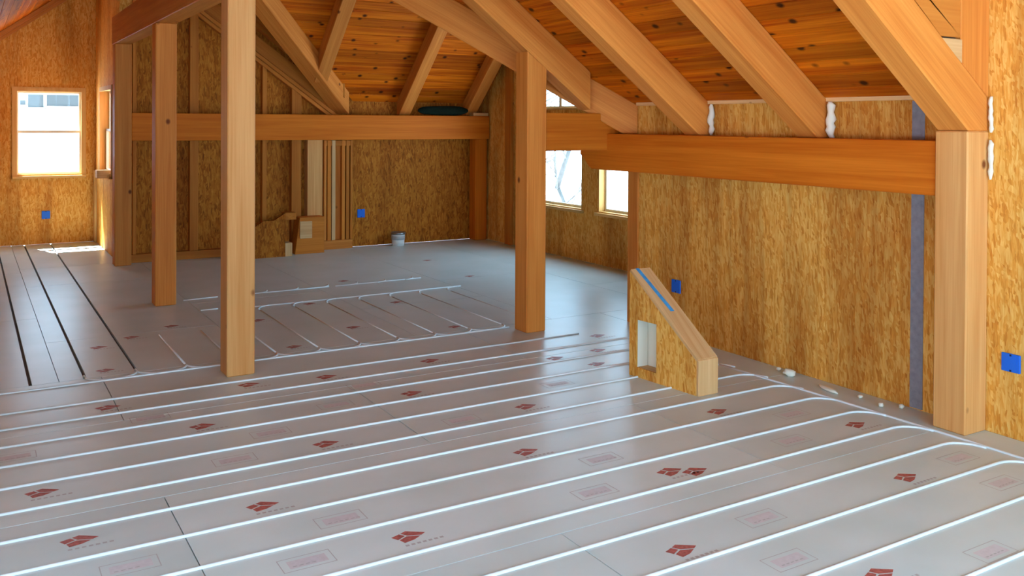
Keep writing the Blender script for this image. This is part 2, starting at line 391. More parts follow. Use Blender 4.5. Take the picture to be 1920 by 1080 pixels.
# ------------------------------------------------------------------ walls
def sheets(wall, plane, fixed, thick, a0, a1, z0, z1, holes=(), seams=(), clips=(), mat='osb'):
    """strand-board sheets filling a wall, leaving out the holes. plane 'x': wall at x=fixed running in y; thick is signed outwards"""
    cuts = sorted(set([a0, a1] + [s for s in seams if a0 < s < a1] + [h for q in holes for h in q[:2]]))
    for c, d in zip(cuts, cuts[1:]):
        zs = sorted([(q[2], q[3]) for q in holes if q[0] < (c + d) / 2 < q[1]])
        z = z0; spans = []
        for u, v in zs: spans.append((z, u)); z = v
        spans.append((z, z1))
        for u, v in spans:
            if v - u < 0.005: continue
            gc = 0.001 if c in seams else 0.0; gd = 0.001 if d in seams else 0.0
            f0, f1 = sorted((fixed, fixed + thick))
            if plane == 'x': box('osb_sheet', f0, f1, c + gc, d - gd, u, v, mat, wall, clips=clips)
            else: box('osb_sheet', c + gc, d - gd, f0, f1, u, v, mat, wall, clips=clips)
wr = root('wall_right', (WR, YC, 0), kind='structure', label='long knee wall of orange strand board behind the tie beam')
DORM = 2.96
sheets(wr, 'x', WR, 0.16, DORM + .12, YC, 0, 2.1, seams=(3.39, 5.83), clips=(clipN,))
W_DORM = (-1.1, 1.1, 0.8, 2.3)  # unseen dormer opening, put in and sized for the light it gives
sheets(wr, 'x', WR, 0.16, YREAR, DORM + .12, 0, 2.95, holes=(W_DORM,), seams=(0.95,))
wret = root('wall_corner', (WR, YC, 0), kind='structure', label='short strand board return wall at the room corner behind the tie beam')
sheets(wret, 'y', YC, 0.13, WR, WF + .16, 0, 2.1, clips=(clipG,))
box('corner_stud', WR - 0.012, WR + 0.09, YC - 0.005, YC + 0.13, 0, 1.30, 'timber', wret, axis=(0, 0, 1), bevel=0.003)
wf = root('wall_far_right', (WF, YB, 0), kind='structure', label='dim strand board gable wall holding the two tall windows')
W3 = (9.15, 10.40, 0.62, 1.79); W3T = (9.15, 10.40, 1.87, 2.30); W4 = (7.65, 8.82, 0.62, 2.05)
sheets(wf, 'x', WF, 0.16, YC + .1, YB, 0, ZR, holes=(W3, W3T, W4), clips=(clipF, clipG))
wb = root('wall_back', (XA, YB, 0), kind='structure', label='back wall with open studs on one half and strand board on the other')
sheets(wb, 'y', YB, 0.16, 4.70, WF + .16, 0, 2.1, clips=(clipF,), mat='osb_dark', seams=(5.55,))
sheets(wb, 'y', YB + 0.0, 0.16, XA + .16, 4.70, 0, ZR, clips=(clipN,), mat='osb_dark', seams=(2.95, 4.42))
for x0, x1 in ((1.70, 1.74), (2.356, 2.458), (2.98, 3.07), (3.251, 3.306), (3.634, 3.763)):
    top = 1.789 + 0.727 * (4.11 - (x0 + x1) / 2)
    poly_timber('stud', [(x0, 11.62, 0.10), (x1, 11.62, 0.10), (x1, 11.62, 1.789 + .727 * (4.11 - x1)), (x0, 11.62, 1.789 + .727 * (4.11 - x0))], (0, 0.09, 0), 'stud', (0, 0, 1), wb, 0.003)
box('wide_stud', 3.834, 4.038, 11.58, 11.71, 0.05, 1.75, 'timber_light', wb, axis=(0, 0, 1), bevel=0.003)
box('sole_plate', XA + .12, 4.07, 11.61, 11.71, 0.0, 0.10, 'stud', wb, axis=(1, 0, 0), bevel=0.003)
for d in (0.0, 0.062):
    poly_timber('top_plate', [(x, 11.612, 1.789 + d + 0.727 * (4.11 - x) + e) for x, e in ((1.75, 0), (4.30, 0), (4.30, .055), (1.75, .055))], (0, 0.098, 0), 'stud', (1, 0, -.727), wb, 0.003)
poly_timber('blocking_board', [(x, 11.65, 1.789 + 0.727 * (4.11 - x) + e) for x, e in ((1.75, .13), (4.22, .13), (4.22, .34), (1.75, .34))], (0, 0.06, 0), 'stud', (1, 0, -.727), wb, 0.003)
wa = root('wall_alcove', (XL, YA, 0), kind='structure', label='sunlit strand board gable wall around the double-hung window')
W1 = (0.555, 1.405, 0.935, 2.125)
sheets(wa, 'y', YA, 0.16, XL - .16, XA + .16, 0, ZR, holes=(W1,), clips=(clipL,))
was = root('wall_alcove_side', (XA, YB, 0), kind='structure', label='narrow strand board side wall of the sunlit alcove')
W2 = (12.30, 13.45, 1.0, 2.12)
sheets(was, 'x', XA, 0.16, YB - .02, YA, 0, ZR, holes=(W2,), clips=(clipL,))
wl = root('wall_left', (XL, 0, 0), kind='structure', label='low strand board knee wall on the side beyond the picture')
W8 = (-0.9, 3.6, 0.35, 1.62)  # unseen opening added to light the right wall and the posts
sheets(wl, 'x', XL, -0.16, YREAR, YA + .16, 0, 2.0, holes=(W8,), clips=(clipL,))
wrr = root('wall_rear', (XL, YREAR, 0), kind='structure', label='strand board gable wall behind the viewer with wide windows')
W5 = (-0.80, 1.88, 0.10, 2.75); W6 = (2.0, 4.75, 0.10, 2.75)
sheets(wrr, 'y', YREAR, -0.16, XL - .16, WR + .16, 0, ZR, holes=(W5, W6))

# ------------------------------------------------------------------ ceiling: board by board, with the roof shell above
ce = root('ceiling', (XR, 0, N(XR)), kind='structure', label='sloping ceiling of knotty cedar boards over the rafters')
T = 0.018
def board(quad, n, along, bw=0.005):
    """quad: a(lo,start) b(lo,end) c(hi,end) d(hi,start) on the ceiling plane, n points up out of the room"""
    bm = bmesh.new(); a, b, c, d = [Vector(q) for q in quad]; n = Vector(n).normalized()
    across = (d - a).normalized() if (d - a).length > (c - b).length else (c - b).normalized()
    across = (across - along * across.dot(along)).normalized()
    i = across * bw
    low = [a + i, b + i, c - i, d - i]; mid = [a + n * bw, b + n * bw, c + n * bw, d + n * bw]; top = [q + n * T for q in (a, b, c, d)]
    L0 = [bm.verts.new(q) for q in low]; L1 = [bm.verts.new(q) for q in mid]; L2 = [bm.verts.new(q) for q in top]
    bm.faces.new(L0); bm.faces.new(L2[::-1])
    for A, B in ((L0, L1), (L1, L2)):
        for k in range(4): bm.faces.new([A[k], A[(k + 1) % 4], B[(k + 1) % 4], B[k]])
    finish('ceiling_board', bm, 'board', ce, axis=along)
BW = 0.135
# right slope, boards along y
cs = 1 / math.hypot(1, .75)
x = WR; k = 0
nN = (0.75, 0, 1)
while x > XR + 0.02:
    x2 = max(XR, x - BW * cs); e = 0.001
    xa, xb = x - e, x2 + e
    y0 = DORM + 0.03 if xb > 2.75 else YREAR
    ycut = 4.1 + 0.5 * ((k * 7) % 5) / 5
    def rowN(ya, yb_a, yb_b):
        board([(xa, ya, N(xa)), (xa, yb_a, N(xa)), (xb, yb_b, N(xb)), (xb, ya, N(xb))], nN, Vector((0, 1, 0)))
    mids = {0: 4.12, 1: 5.24, 2: None, 3: 4.12, 4: None, 5: 5.24}[k % 6]
    if mids:
        rowN(y0, mids - .0008, mids - .0008); rowN(mids + .0008, VG(xa) + .04, VG(xb) + .04)
    else:
        rowN(y0, VG(xa) + .05, VG(xb) + .05)
    if VF(xa) < YB - .02:
        board([(xa, VF(xa), N(xa)), (xa, YB, N(xa)), (xb, YB, N(xb)), (xb, VF(xb), N(xb))], nN, Vector((0, 1, 0)))
    x = x2; k += 1
# far slope of the cross wing, boards along x
cf = 1 / math.hypot(1, .93); y = YB; k = 0
yt = 11.6 - (ZR - 2.08) / .93
while y > yt + 0.02:
    y2 = max(yt, y - BW * cf); ya, yc = y - .001, y2 + .001
    def rowF(xs_a, xs_c, xe):
        board([(xs_a, ya, F(ya)), (xe, ya, F(ya)), (xe, yc, F(yc)), (xs_c, yc, F(yc))], (0, .93, 1), Vector((1, 0, 0)))
    DX = lambda q: 2.345 + (q - 9.775) * 2.06 / 1.8 - .05
    sa, sc_ = min(DX(ya), FX(ya)), min(DX(yc), FX(yc))
    m = {0: 5.24, 1: None, 2: None, 3: 5.24}[k % 4]
    if m and sa < m - .3:
        rowF(sa, sc_, m - .0008); rowF(m + .0008, m + .0008, WF)
    else: rowF(sa, sc_, WF)
    y = y2; k += 1
# left slope, boards along y
x = XL; nL = (-.75, 0, 1)
while x < XR - 0.02:
    x2 = min(XR, x + BW * cs); xa, xb = x + .001, x2 - .001
    board([(xa, YREAR, LS(xa)), (xa, YA, LS(xa)), (xb, YA, LS(xb)), (xb, YREAR, LS(xb))], nL, Vector((0, 1, 0)))
    x = x2
def shell(pts, t=0.16):
    bm = bmesh.new(); prism(bm, [(a, b, c + T + .002) for a, b, c in pts], (0, 0, t)); finish('roof_shell', bm, 'roof', ce)
e = 0.35
shell([(WR + e, DORM + .03, N(WR + e)), (WR + e, VG(WR + e), N(WR + e)), (XR, VG(XR), N(XR)), (XR, DORM + .03, N(XR))])
shell([(2.75, YREAR - .2, N(2.75)), (2.75, DORM + .05, N(2.75)), (XR, DORM + .05, N(XR)), (XR, YREAR - .2, N(XR))])
shell([(WR, VF(WR), N(WR)), (WR, YB + .2, N(WR)), (XR, YB + .2, N(XR)), (XR, VF(XR), N(XR))])
shell([(XL - e, YREAR - .2, LS(XL - e)), (XR, YREAR - .2, LS(XR)), (XR, YA + .2, LS(XR)), (XL - e, YA + .2, LS(XL - e))])
shell([(FX(YB + .3), YB + .3, F(YB + .3)), (WF + .4, YB + .3, F(YB + .3)), (WF + .4, yt, F(yt)), (FX(yt), yt, F(yt))])
yg = 6.0 + (ZR - 1.85) / .9
GX = lambda y: WR - (y - 6.0) / 0.8333
shell([(GX(5.8), 5.8, G(5.8)), (WF + .4, 5.8, G(5.8)), (WF + .4, yg, G(yg)), (GX(yg), yg, G(yg))])
shell([(XR - .05, yg - .05, ZR - .02), (WF + .4, yg - .05, ZR - .02), (WF + .4, yt + .05, ZR - .02), (XR - .05, yt + .05, ZR - .02)])
# dormer over the near right corner
shell([(WR + .3, YREAR - .2, 2.87), (WR + .3, DORM + .02, 2.87), (2.6, DORM + .02, 3.48), (2.6, YREAR - .2, 3.48)])
trm = box('trim_1', WR - 0.035, WR, DORM + .2, YC, 1.85, 1.885, 'pale', axis=(0, 1, 0), bevel=0.004, kind='structure', label='pale wooden strip along the top of the right knee wall')

# dormer cheek above the near rafter
dc = root('wall_dormer', (4.4, DORM, N(4.4)), kind='structure', label='knotty plywood cheek panel above the nearest rafter')
poly_timber('plywood_panel', [(2.7, DORM + .005, N(2.7) + .02), (4.30, DORM + .005, N(4.30) + .01), (4.44, DORM + .005, 2.175), (4.62, DORM + .005, 2.175), (4.62, DORM + .005, 3.0), (2.7, DORM + .005, 3.42)], (0, 0.02, 0), 'ply', (1, 0, 0), dc, 0.0)
poly_timber('filler_block', [(4.44, DORM - .002, 2.165), (4.62, DORM - .002, 2.165), (4.62, DORM - .002, N(4.62)), (4.44, DORM - .002, N(4.44) - .02)], (0, 0.05, 0), 'pale', (1, 0, 0), dc, 0.002)
poly_timber('dormer_stud', [(4.61, DORM - .001, N(4.61) + .002), (4.869, DORM - .001, N(4.869) + .002), (4.869, DORM - .001, 2.93), (4.61, DORM - .001, 2.98)], (0, .12, 0), 'timber', (0, 0, 1), dc, 0.004)

rk = root('trim_2', (XR, YA, ZR), kind='structure', label='pair of rake boards under the sloping ceiling of the alcove')
for y_, d_ in ((13.93, .0), (13.86, .05)):
    poly_timber('rake_board', [(XL + .02, y_, LS(XL + .02) - .12 + d_), (XA, y_, LS(XA) - .12 + d_), (XA, y_, LS(XA) - .003), (XL + .02, y_, LS(XL + .02) - .003)], (0, .065, 0), 'timber', (1, 0, .75), rk, .004)

# ------------------------------------------------------------------ windows
def rect_frame(name, plane, fix0, fix1, a0, a1, z0, z1, w, mat, parent, wb=None):
    """four-sided frame made as one mesh; plane as in sheets"""
    bm = bmesh.new(); wb = w if wb is None else wb
    for (c, d, u, v) in ((a0, a0 + w, z0, z1), (a1 - w, a1, z0, z1), (a0 + w, a1 - w, z0, z0 + wb), (a0 + w, a1 - w, z1 - w, z1)):
        hexa(bm, boxv(fix0, fix1, c, d, u, v) if plane == 'x' else boxv(c, d, fix0, fix1, u, v))
    return finish(name, bm, mat, parent, axis=(0, 0, 1))
def pbox(name, plane, f0, f1, a0, a1, z0, z1, mat, parent, **kw):
    f0, f1 = sorted((f0, f1))
    return box(name, f0, f1, a0, a1, z0, z1, mat, parent, **kw) if plane == 'x' else box(name, a0, a1, f0, f1, z0, z1, mat, parent, **kw)
def window(name, plane, fix, out, hole, label, style='double', sill=True, casing=True, trim='frame'):
    """out = +1/-1: which way is outdoors"""
    a0, a1, z0, z1 = hole
    loc = (fix, a0, z0) if plane == 'x' else (a0, fix, z0)
    w = root(name, loc, kind='structure', label=label)
    rect_frame('jamb', plane, *sorted((fix - out * .004, fix + out * .16)), a0, a1, z0, z1, 0.02, trim, w)
    if casing:
        rect_frame('casing', plane, *sorted((fix - out * .018, fix)), a0 - .03, a1 + .03, z0 - .03, z1 + .03, 0.058, trim, w)
    if sill:
        pbox('sill', plane, fix - out * .045, fix + out * .03, a0 - .03, a1 + .03, z0 - .03, z0 + .006, trim, w, axis=(0, 1, 0) if plane == 'x' else (1, 0, 0), bevel=.004)
    g0, g1 = fix + out * .085, fix + out * .125
    i0, i1, j0, j1 = a0 + .02, a1 - .02, z0 + .02, z1 - .02
    def sash(c, d, u, v, f0, f1):
        s = rect_frame('sash', plane, *sorted((f0, f1)), c, d, u, v, 0.03, 'vinyl', w)
        f = (f0 + f1) / 2
        pbox('pane', plane, f - .002, f + .002, c + .03, d - .03, u + .03, v - .03, 'glass', s)
        return s
    if style == 'double':
        mz = (j0 + j1) / 2 + .01
        sash(i0, i1, mz - .02, j1, g0 + out * .02, g1 + out * .02); sash(i0, i1, j0, mz + .02, g0 - out * .02, g1 - out * .02)
    elif style == 'mullion':
        m = (i0 + i1) / 2
        sash(i0, m, j0, j1, g0, g1); sash(m, i1, j0, j1, g0, g1)
    else:
        sash(i0, i1, j0, j1, g0, g1)
    return w
window('window_1', 'y', YA, 1, W1, 'white double-hung window with pale wood casing in the sunlit alcove wall')
window('window_2', 'x', XA, 1, W2, 'window seen edge-on in the alcove side wall beside the post')
window('window_3', 'x', WF, 1, W3, 'tall window just right of the free-standing post under the beam', style='single', casing=False)
window('window_3', 'x', WF, 1, W3T, 'upper transom window seen in the triangle under the valley rafter', style='mullion', sill=False, casing=False)
window('window_4', 'x', WF, 1, W4, 'second tall window in the gable, nearer the strand board corner', style='single', casing=False)
window('window_5', 'y', YREAR, -1, W5, 'wide window behind the viewer', style='mullion')
window('window_6', 'y', YREAR, -1, W6, 'second wide window behind the viewer', style='mullion')
window('fill_window_7', 'x', WR, 1, W_DORM, 'added unseen dormer window beside the viewer, lighting the near posts', style='mullion')
window('fill_window_8', 'x', XL, -1, W8, 'added long low window in the unseen knee wall, lighting the right wall', style='mullion')
for (p_, f_, o_, h_) in (('x', XL, -1, W8), ('y', YA, 1, W1), ('x', XA, 1, W2), ('x', WF, 1, W3), ('x', WF, 1, W3T), ('x', WF, 1, W4), ('y', YREAR, -1, W5), ('y', YREAR, -1, W6), ('x', WR, 1, W_DORM)):
    a0, a1, z0, z1 = h_; c = (a0 + a1) / 2; zc = (z0 + z1) / 2; f = f_ + o_ * 0.17
    if p_ == 'x': portal((f, c, zc), (-o_, 0, 0), a1 - a0, z1 - z0)
    else: portal((c, f, zc), (0, -o_, 0), a1 - a0, z1 - z0)

# ------------------------------------------------------------------ posts
PW = 0.185
def post(x0, y0, z1, label, x1=None, y1=None, clips=(), mat='timber'):
    return box('timber_post', x0, x1 or x0 + PW, y0, y1 or y0 + PW, 0.0, z1, mat, axis=(0, 0, 1), bevel=0.007, clips=clips, origin=(x0 + PW / 2, y0 + PW / 2, 0), label=label, cat='post', group='square timber posts')
ZE = 2.60
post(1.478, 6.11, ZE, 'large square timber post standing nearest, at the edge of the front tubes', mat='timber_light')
post(1.478, 8.78, ZE, 'square timber post second in the row, behind the nearest one')
post(1.478, 11.44, ZE, 'square timber post at the end of the open stud wall, beside the alcove')
post(3.872, 6.20, 3.0, 'free-standing timber post under the rafter, in front of the windows', clips=(((4.75, 0, 1.623), (0.75, 0, 1)),))
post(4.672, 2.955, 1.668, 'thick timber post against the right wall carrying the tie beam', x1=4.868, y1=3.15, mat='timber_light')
post(6.30, 11.50, 1.463, 'timber post in the far corner under the back beam', x1=6.49, mat='timber_deep')

# ------------------------------------------------------------------ beams
box('ridge_support_beam', 1.478, 1.663, 2.4, 11.70, ZE, ZE + .33, 'timber', axis=(0, 1, 0), bevel=.007, label='level timber beam resting on the row of three posts', cat='beam', group='heavy level beams', kind='thing')
poly_timber('tie_beam', [(4.69, 3.15, 1.30), (4.69, 6.45, 1.30), (4.69, 6.50, 1.325), (4.69, 6.54, 1.37), (4.69, 6.565, 1.405), (4.69, 6.62, 1.42), (4.69, 6.62, 1.612), (4.69, 3.15, 1.612)], (0.165, 0, 0), 'timber_deep', (0, 1, 0), bevel=.005, label='long timber tie beam along the right wall with a curved cut end', cat='beam', group='heavy level beams', kind='thing')
box('eave_beam', 4.057, 6.50, 6.225, 6.37, 1.47, 1.785, 'timber_deep', axis=(1, 0, 0), bevel=.005, label='timber beam joining the free-standing post to the corner, in front of the windows', cat='beam', group='heavy level beams', kind='thing')
box('back_beam', 1.665, 6.505, 11.455, 11.60, 1.463, 1.795, 'timber_deep', axis=(1, 0, 0), bevel=.006, label='long timber beam across the back wall in front of the studs', cat='beam', group='heavy level beams', kind='thing')

# ------------------------------------------------------------------ rafters of the right slope
RWD = 0.172
def rafter(y0, seat, label, w=RWD, end=None):
    xs = 4.75 - (seat - 1.623) / 0.75
    if end is None:
        poly = [(2.0, y0, N(2.0)), (WR - .002, y0, N(WR - .002)), (WR - .002, y0, seat), (xs, y0, seat), (2.0, y0, NU(2.0))]
    else:
        poly = [(2.0, y0, N(2.0)), (end, y0, N(end)), (end, y0, NU(end)), (2.0, y0, NU(2.0))]
    return poly_timber('rafter', poly, (0, w, 0), 'timber', (1, 0, -.75), bevel=.007, label=label, cat='rafter', group='rafters of the right slope')
rafter(2.957, 1.669, 'nearest and largest sloping rafter, landing on the thick wall post', w=0.19)
rafter(4.045, 1.613, 'sloping rafter between the nearest rafter and the middle one, above the tie beam')
rafter(5.155, 1.613, 'sloping rafter landing on the tie beam just before the valley rafter')
rafter(6.20, 1.613, 'shortened rafter over the free-standing post, butting the valley rafter', end=4.50)

def valley(ax, ay, bx, by, nx, ny, top, bot, thick, label, seat=None, drop=0.0):
    """timber with upright sides whose visible side stands on the plan line a-b (a low, b high); n points to the hidden side"""
    n = Vector((nx, ny, 0)).normalized() * thick
    poly = [(ax, ay, top(ax, ay)), (bx, by, top(bx, by)), (bx, by, bot(bx, by))]
    if seat is not None:
        f = (seat - bot(ax, ay)) / (bot(bx, by) - bot(ax, ay))
        poly += [(ax + (bx - ax) * f, ay + (by - ay) * f, seat), (ax, ay, seat)]
    else: poly += [(ax, ay, bot(ax, ay))]
    return poly_timber('valley_rafter', poly, n, 'timber', (bx - ax, by - ay, top(bx, by) - top(ax, ay)), bevel=.007, label=label, cat='rafter', group='valley rafters')
valley(4.86, 6.025, 2.7, 7.84, .64, .77, lambda x, y: N(x) - .004, lambda x, y: NU(x), .17, 'heavy valley rafter running down behind the free-standing post to the tie beam', seat=1.613)
valley(4.405, 11.575, 2.345, 9.775, -.66, .75, lambda x, y: min(F(y), N(x)) - .004, lambda x, y: FU(y + .05), .23, 'heavy valley rafter descending to the back beam beside the open stud wall')
poly_timber('gable_rafter', [(2.0, 11.46, N(2.0) - .005), (4.30, 11.46, N(4.30) - .005), (4.30, 11.46, N(4.30) - .26), (2.0, 11.46, N(2.0) - .26)], (0, .14, 0), 'stud', (1, 0, -.75), bevel=.005, label='shaded rafter lying against the top of the open stud wall', cat='rafter')

# rafters of the far slope
def far_rafter(x0, label, ytop=9.6, w=.172):
    poly = [(x0, 11.70, F(11.70) - .003), (x0, ytop, F(ytop) - .003), (x0, ytop, FU(ytop)), (x0, 11.629, 1.80), (x0, 11.70, 1.80)]
    poly_timber('far_rafter', poly, (w, 0, 0), 'timber', (0, 1, -.93), bevel=.006, label=label, cat='rafter', group='rafters of the far slope')
x0 = 3.79
poly_timber('far_rafter', [(x0, 11.20, F(11.20) - .003), (x0, 9.6, F(9.6) - .003), (x0, 9.6, FU(9.6)), (x0, 11.20, FU(11.20))], (.172, 0, 0), 'timber', (0, 1, -.93), bevel=.006, label='short far rafter that butts against the valley rafter by the stud wall', cat='rafter', group='rafters of the far slope')
far_rafter(5.15, 'middle far rafter coming down on the back beam')
far_rafter(6.19, 'far rafter beside the window gable, in shade')

# ------------------------------------------------------------------ heating tubes
def arc(cx, cy, r, a0, a1, z, n=7):
    return [(cx + r * math.cos(a0 + (a1 - a0) * k / n), cy + r * math.sin(a0 + (a1 - a0) * k / n), z) for k in range(n + 1)]
def tube(paths, r, label, group):
    bm = bmesh.new()
    for p in paths: tube_mesh(bm, p, r)
    return finish('heating_tube', bm, 'tube', smooth=True, label=label, cat='tube', group=group, origin=Vector(paths[0][0]))
ORD = ['first', 'second', 'third', 'fourth', 'fifth', 'sixth', 'seventh', 'eighth', 'ninth', 'tenth', 'eleventh', 'twelfth', 'thirteenth', 'fourteenth', 'fifteenth', 'sixteenth', 'seventeenth', 'eighteenth', 'nineteenth', 'twentieth']
TR = 0.0086; TZ = 0.001
for i, yy in enumerate(TUBE_Y[:17]):
    xe = 4.25 if i == 0 else 4.45
    p = [(XL + .03, yy, TZ), (1.5, yy + .002, TZ), (3.0, yy - .002, TZ), (xe - .02, yy, TZ)] + arc(xe, yy - .15, .15, math.pi / 2, 0, TZ)
    if i == 0: p = p[:4]
    tube([p], TR, f'white heating tube crossing the front panels, {ORD[i]} counted from the posts', 'tubes across the front panels')
tube([[(4.545, 4.90, TZ), (4.57, 4.4, TZ), (4.60, 3.6, TZ), (4.615, 2.9, TZ), (4.62, 1.5, TZ), (4.62, -2.4, TZ)]], TR, 'white heating tube running along the foot of the right wall', 'collecting tubes')
YH = 6.45
tube([[(XL + .05, YH - .02, TZ), (.3, YH - .02, TZ), (1.8, YH, TZ), (3.1, YH, TZ), (3.86, YH, TZ)]], TR, 'white heating tube with scalloped loops behind the nearest post', 'collecting tubes')
def on_header(x): return YH - .01
ks = [x for x in TUBE_X if 0.6 < x < 4.3]
for j, xx in enumerate(ks):
    r = 0.13; yc = YH + r
    paths = []
    if xx > 1.2:
        paths.append([(xx, 8.15 if xx > 1.8 else 7.6, TZ - .004), (xx, 7.2, TZ - .004), (xx, yc + .02, TZ - .003)])
    else:
        paths.append([(xx, yc + .06, TZ - .004), (xx, yc + .02, TZ - .003)])
    if xx < 3.7: paths.append(arc(xx + r, yc, r, math.pi, 1.5 * math.pi, TZ) + [(xx + r + .06, YH, TZ)])
    if xx > .9: paths.append(arc(xx - r, yc, r, 0, -.5 * math.pi, TZ) + [(xx - r - .04, YH, TZ)])
    tube(paths, .0085, f'thin looped tube running toward the back, {ORD[j]} from the alcove side', 'tubes running toward the back')
tube([[(1.80, 8.40, TZ), (1.95, 8.40, TZ)], [(2.10, 8.33, TZ), (3.2, 8.33, TZ), (4.40, 8.34, TZ)]] + [arc(xx + .13, 8.20, .13, math.pi, math.pi / 2, TZ) for xx in ks if 2.2 < xx < 4.3], .0085, 'white tube line with small hooks crossing the middle of the back floor', 'collecting tubes')
tube([[(1.76, 8.95, TZ), (2.08, 8.97, TZ)], [(2.3, 8.97, TZ), (3.2, 8.97, TZ)], [(3.27, 8.97, TZ), (4.25, 8.99, TZ)]] + [arc(xx - .13, 9.10, .13, -math.pi / 2, 0, TZ) for xx in ks if 2.4 < xx < 4.3], .0075, 'broken white tube line farther back on the floor', 'collecting tubes')

# ------------------------------------------------------------------ sloped stub wall with a cut-out
st = root('framed_stub', (3.95, 4.5, 0), label='low sloped stub of strand board and pale lumber with a blue stripe on top', cat='stub')
A0, A1, Z0, Z1 = 4.84, 4.245, 0.70, 0.215       # far end high, near end low (y, z)
def st_poly(xx, ins=0.0): return [(xx, A0, 0.0), (xx, A1, 0.0), (xx, A1, Z1), (xx, A0, Z0)]
# side facing the room: strand board with an opening, made of four pieces round it
hy0, hy1, hz0, hz1 = 4.59, 4.775, 0.065, 0.385
slope = (Z0 - Z1) / (A0 - A1)
zt = lambda yy: Z1 + slope * (yy - A1)
bm = bmesh.new()
for poly in ([(A1, 0), (hy0, 0), (hy0, zt(hy0)), (A1, Z1)], [(hy1, 0), (A0, 0), (A0, Z0), (hy1, zt(hy1))], [(hy0, 0), (hy1, 0), (hy1, hz0), (hy0, hz0)], [(hy0, hz1), (hy1, hz1), (hy1, zt(hy1)), (hy0, zt(hy0))]):
    prism(bm, [(3.905 - 0.10 * (yy - A1), yy, zz) for yy, zz in poly], (0.012, 0, 0))
XF = lambda yy: 3.905 - 0.10 * (yy - A1)
bmesh.ops.remove_doubles(bm, verts=bm.verts[:], dist=1e-5)
finish('side_sheet', bm, 'osb', st)
bm = bmesh.new(); prism(bm, [(XF(a) + .150, a, z) for a, z in ((A0, 0), (A1, 0), (A1, Z1), (A0, Z0))], (.012, 0, 0)); finish('back_sheet', bm, 'osb', st)
def cap(y0, y1, z0, z1, t, name, mat='pale'):
    bm = bmesh.new(); d = Vector((0, y1 - y0, z1 - z0)); n = Vector((0, -(z1 - z0), y1 - y0)).normalized()
    if n.z < 0: n = -n
    a = [(XF(y0) - .001, y0, z0), (XF(y0) + .163, y0, z0), (XF(y1) + .163, y1, z1), (XF(y1) - .001, y1, z1)]
    hexa(bm, [Vector(q) for q in a] + [Vector(q) + n * t for q in a]); bev(bm, .002)
    return finish(name, bm, mat, st, axis=d)
tc_ = cap(A1, A0, Z1, Z0, .022, 'top_cap')
bm = bmesh.new(); hexa(bm, [(XF(A1) - .002, A1 - .022, 0), (XF(A1) + .163, A1 - .022, 0), (XF(A1) + .163, A1, 0), (XF(A1) - .002, A1, 0), (XF(A1) - .002, A1 - .022, Z1 + .008), (XF(A1) + .163, A1 - .022, Z1 + .008), (XF(A1) + .163, A1, Z1 + .02), (XF(A1) - .002, A1, Z1 + .02)]); bev(bm, .003)
finish('end_board', bm, 'pale', st, axis=(0, 0, 1))
bm = bmesh.new(); hexa(bm, [(XF(hy0) + .02, hy0, hz0 - .03), (XF(hy0) + .10, hy0, hz0 - .03), (XF(hy1) + .10, hy1, hz0 - .03), (XF(hy1) + .02, hy1, hz0 - .03), (XF(hy0) + .02, hy0, hz0), (XF(hy0) + .10, hy0, hz0), (XF(hy1) + .10, hy1, hz0), (XF(hy1) + .02, hy1, hz0)]); finish('bottom_plate', bm, 'pale', st, axis=(0, 1, 0))
bm = bmesh.new(); prism(bm, [(XF(hy0) + .105, hy0 - .04, .02), (XF(hy0) + .105, hy0 - .04, hz1 + .03), (XF(hy1) + .105, hy1 + .02, hz1 + .03), (XF(hy1) + .105, hy1 + .02, .02)], (.02, 0, 0)); finish('inner_lining', bm, 'foamwhite', st)
for ya_, yb_ in ((hy0 - .038, hy0 - .001), (hy1 + .001, hy1 + .038)):
    bm = bmesh.new(); hexa(bm, [(XF(ya_) + .014, ya_, .005), (XF(ya_) + .10, ya_, .005), (XF(yb_) + .10, yb_, .005), (XF(yb_) + .014, yb_, .005), (XF(ya_) + .014, ya_, hz1 + .04), (XF(ya_) + .10, ya_, hz1 + .04), (XF(yb_) + .10, yb_, hz1 + .04), (XF(yb_) + .014, yb_, hz1 + .04)])
    finish('inner_stud', bm, 'foamwhite', st, axis=(0, 0, 1))
# painted stripe on the sloped cap
sd = Vector((0, A0 - A1, Z0 - Z1)); sn = Vector((0, -(Z0 - Z1), A0 - A1)).normalized()
def on_cap(f, w): 
    yy = A1 + (A0 - A1) * f; return Vector((XF(yy) + w, yy, zt(yy))) + sn * .0235
bm = bmesh.new()
q = [on_cap(.50, .062), on_cap(.50, .094), on_cap(1.0, .066), on_cap(1.0, .036)]
bm.faces.new([bm.verts.new(v) for v in q]); finish('blue_stripe', bm, 'bluepaint', tc_, label='faded blue painted stripe')

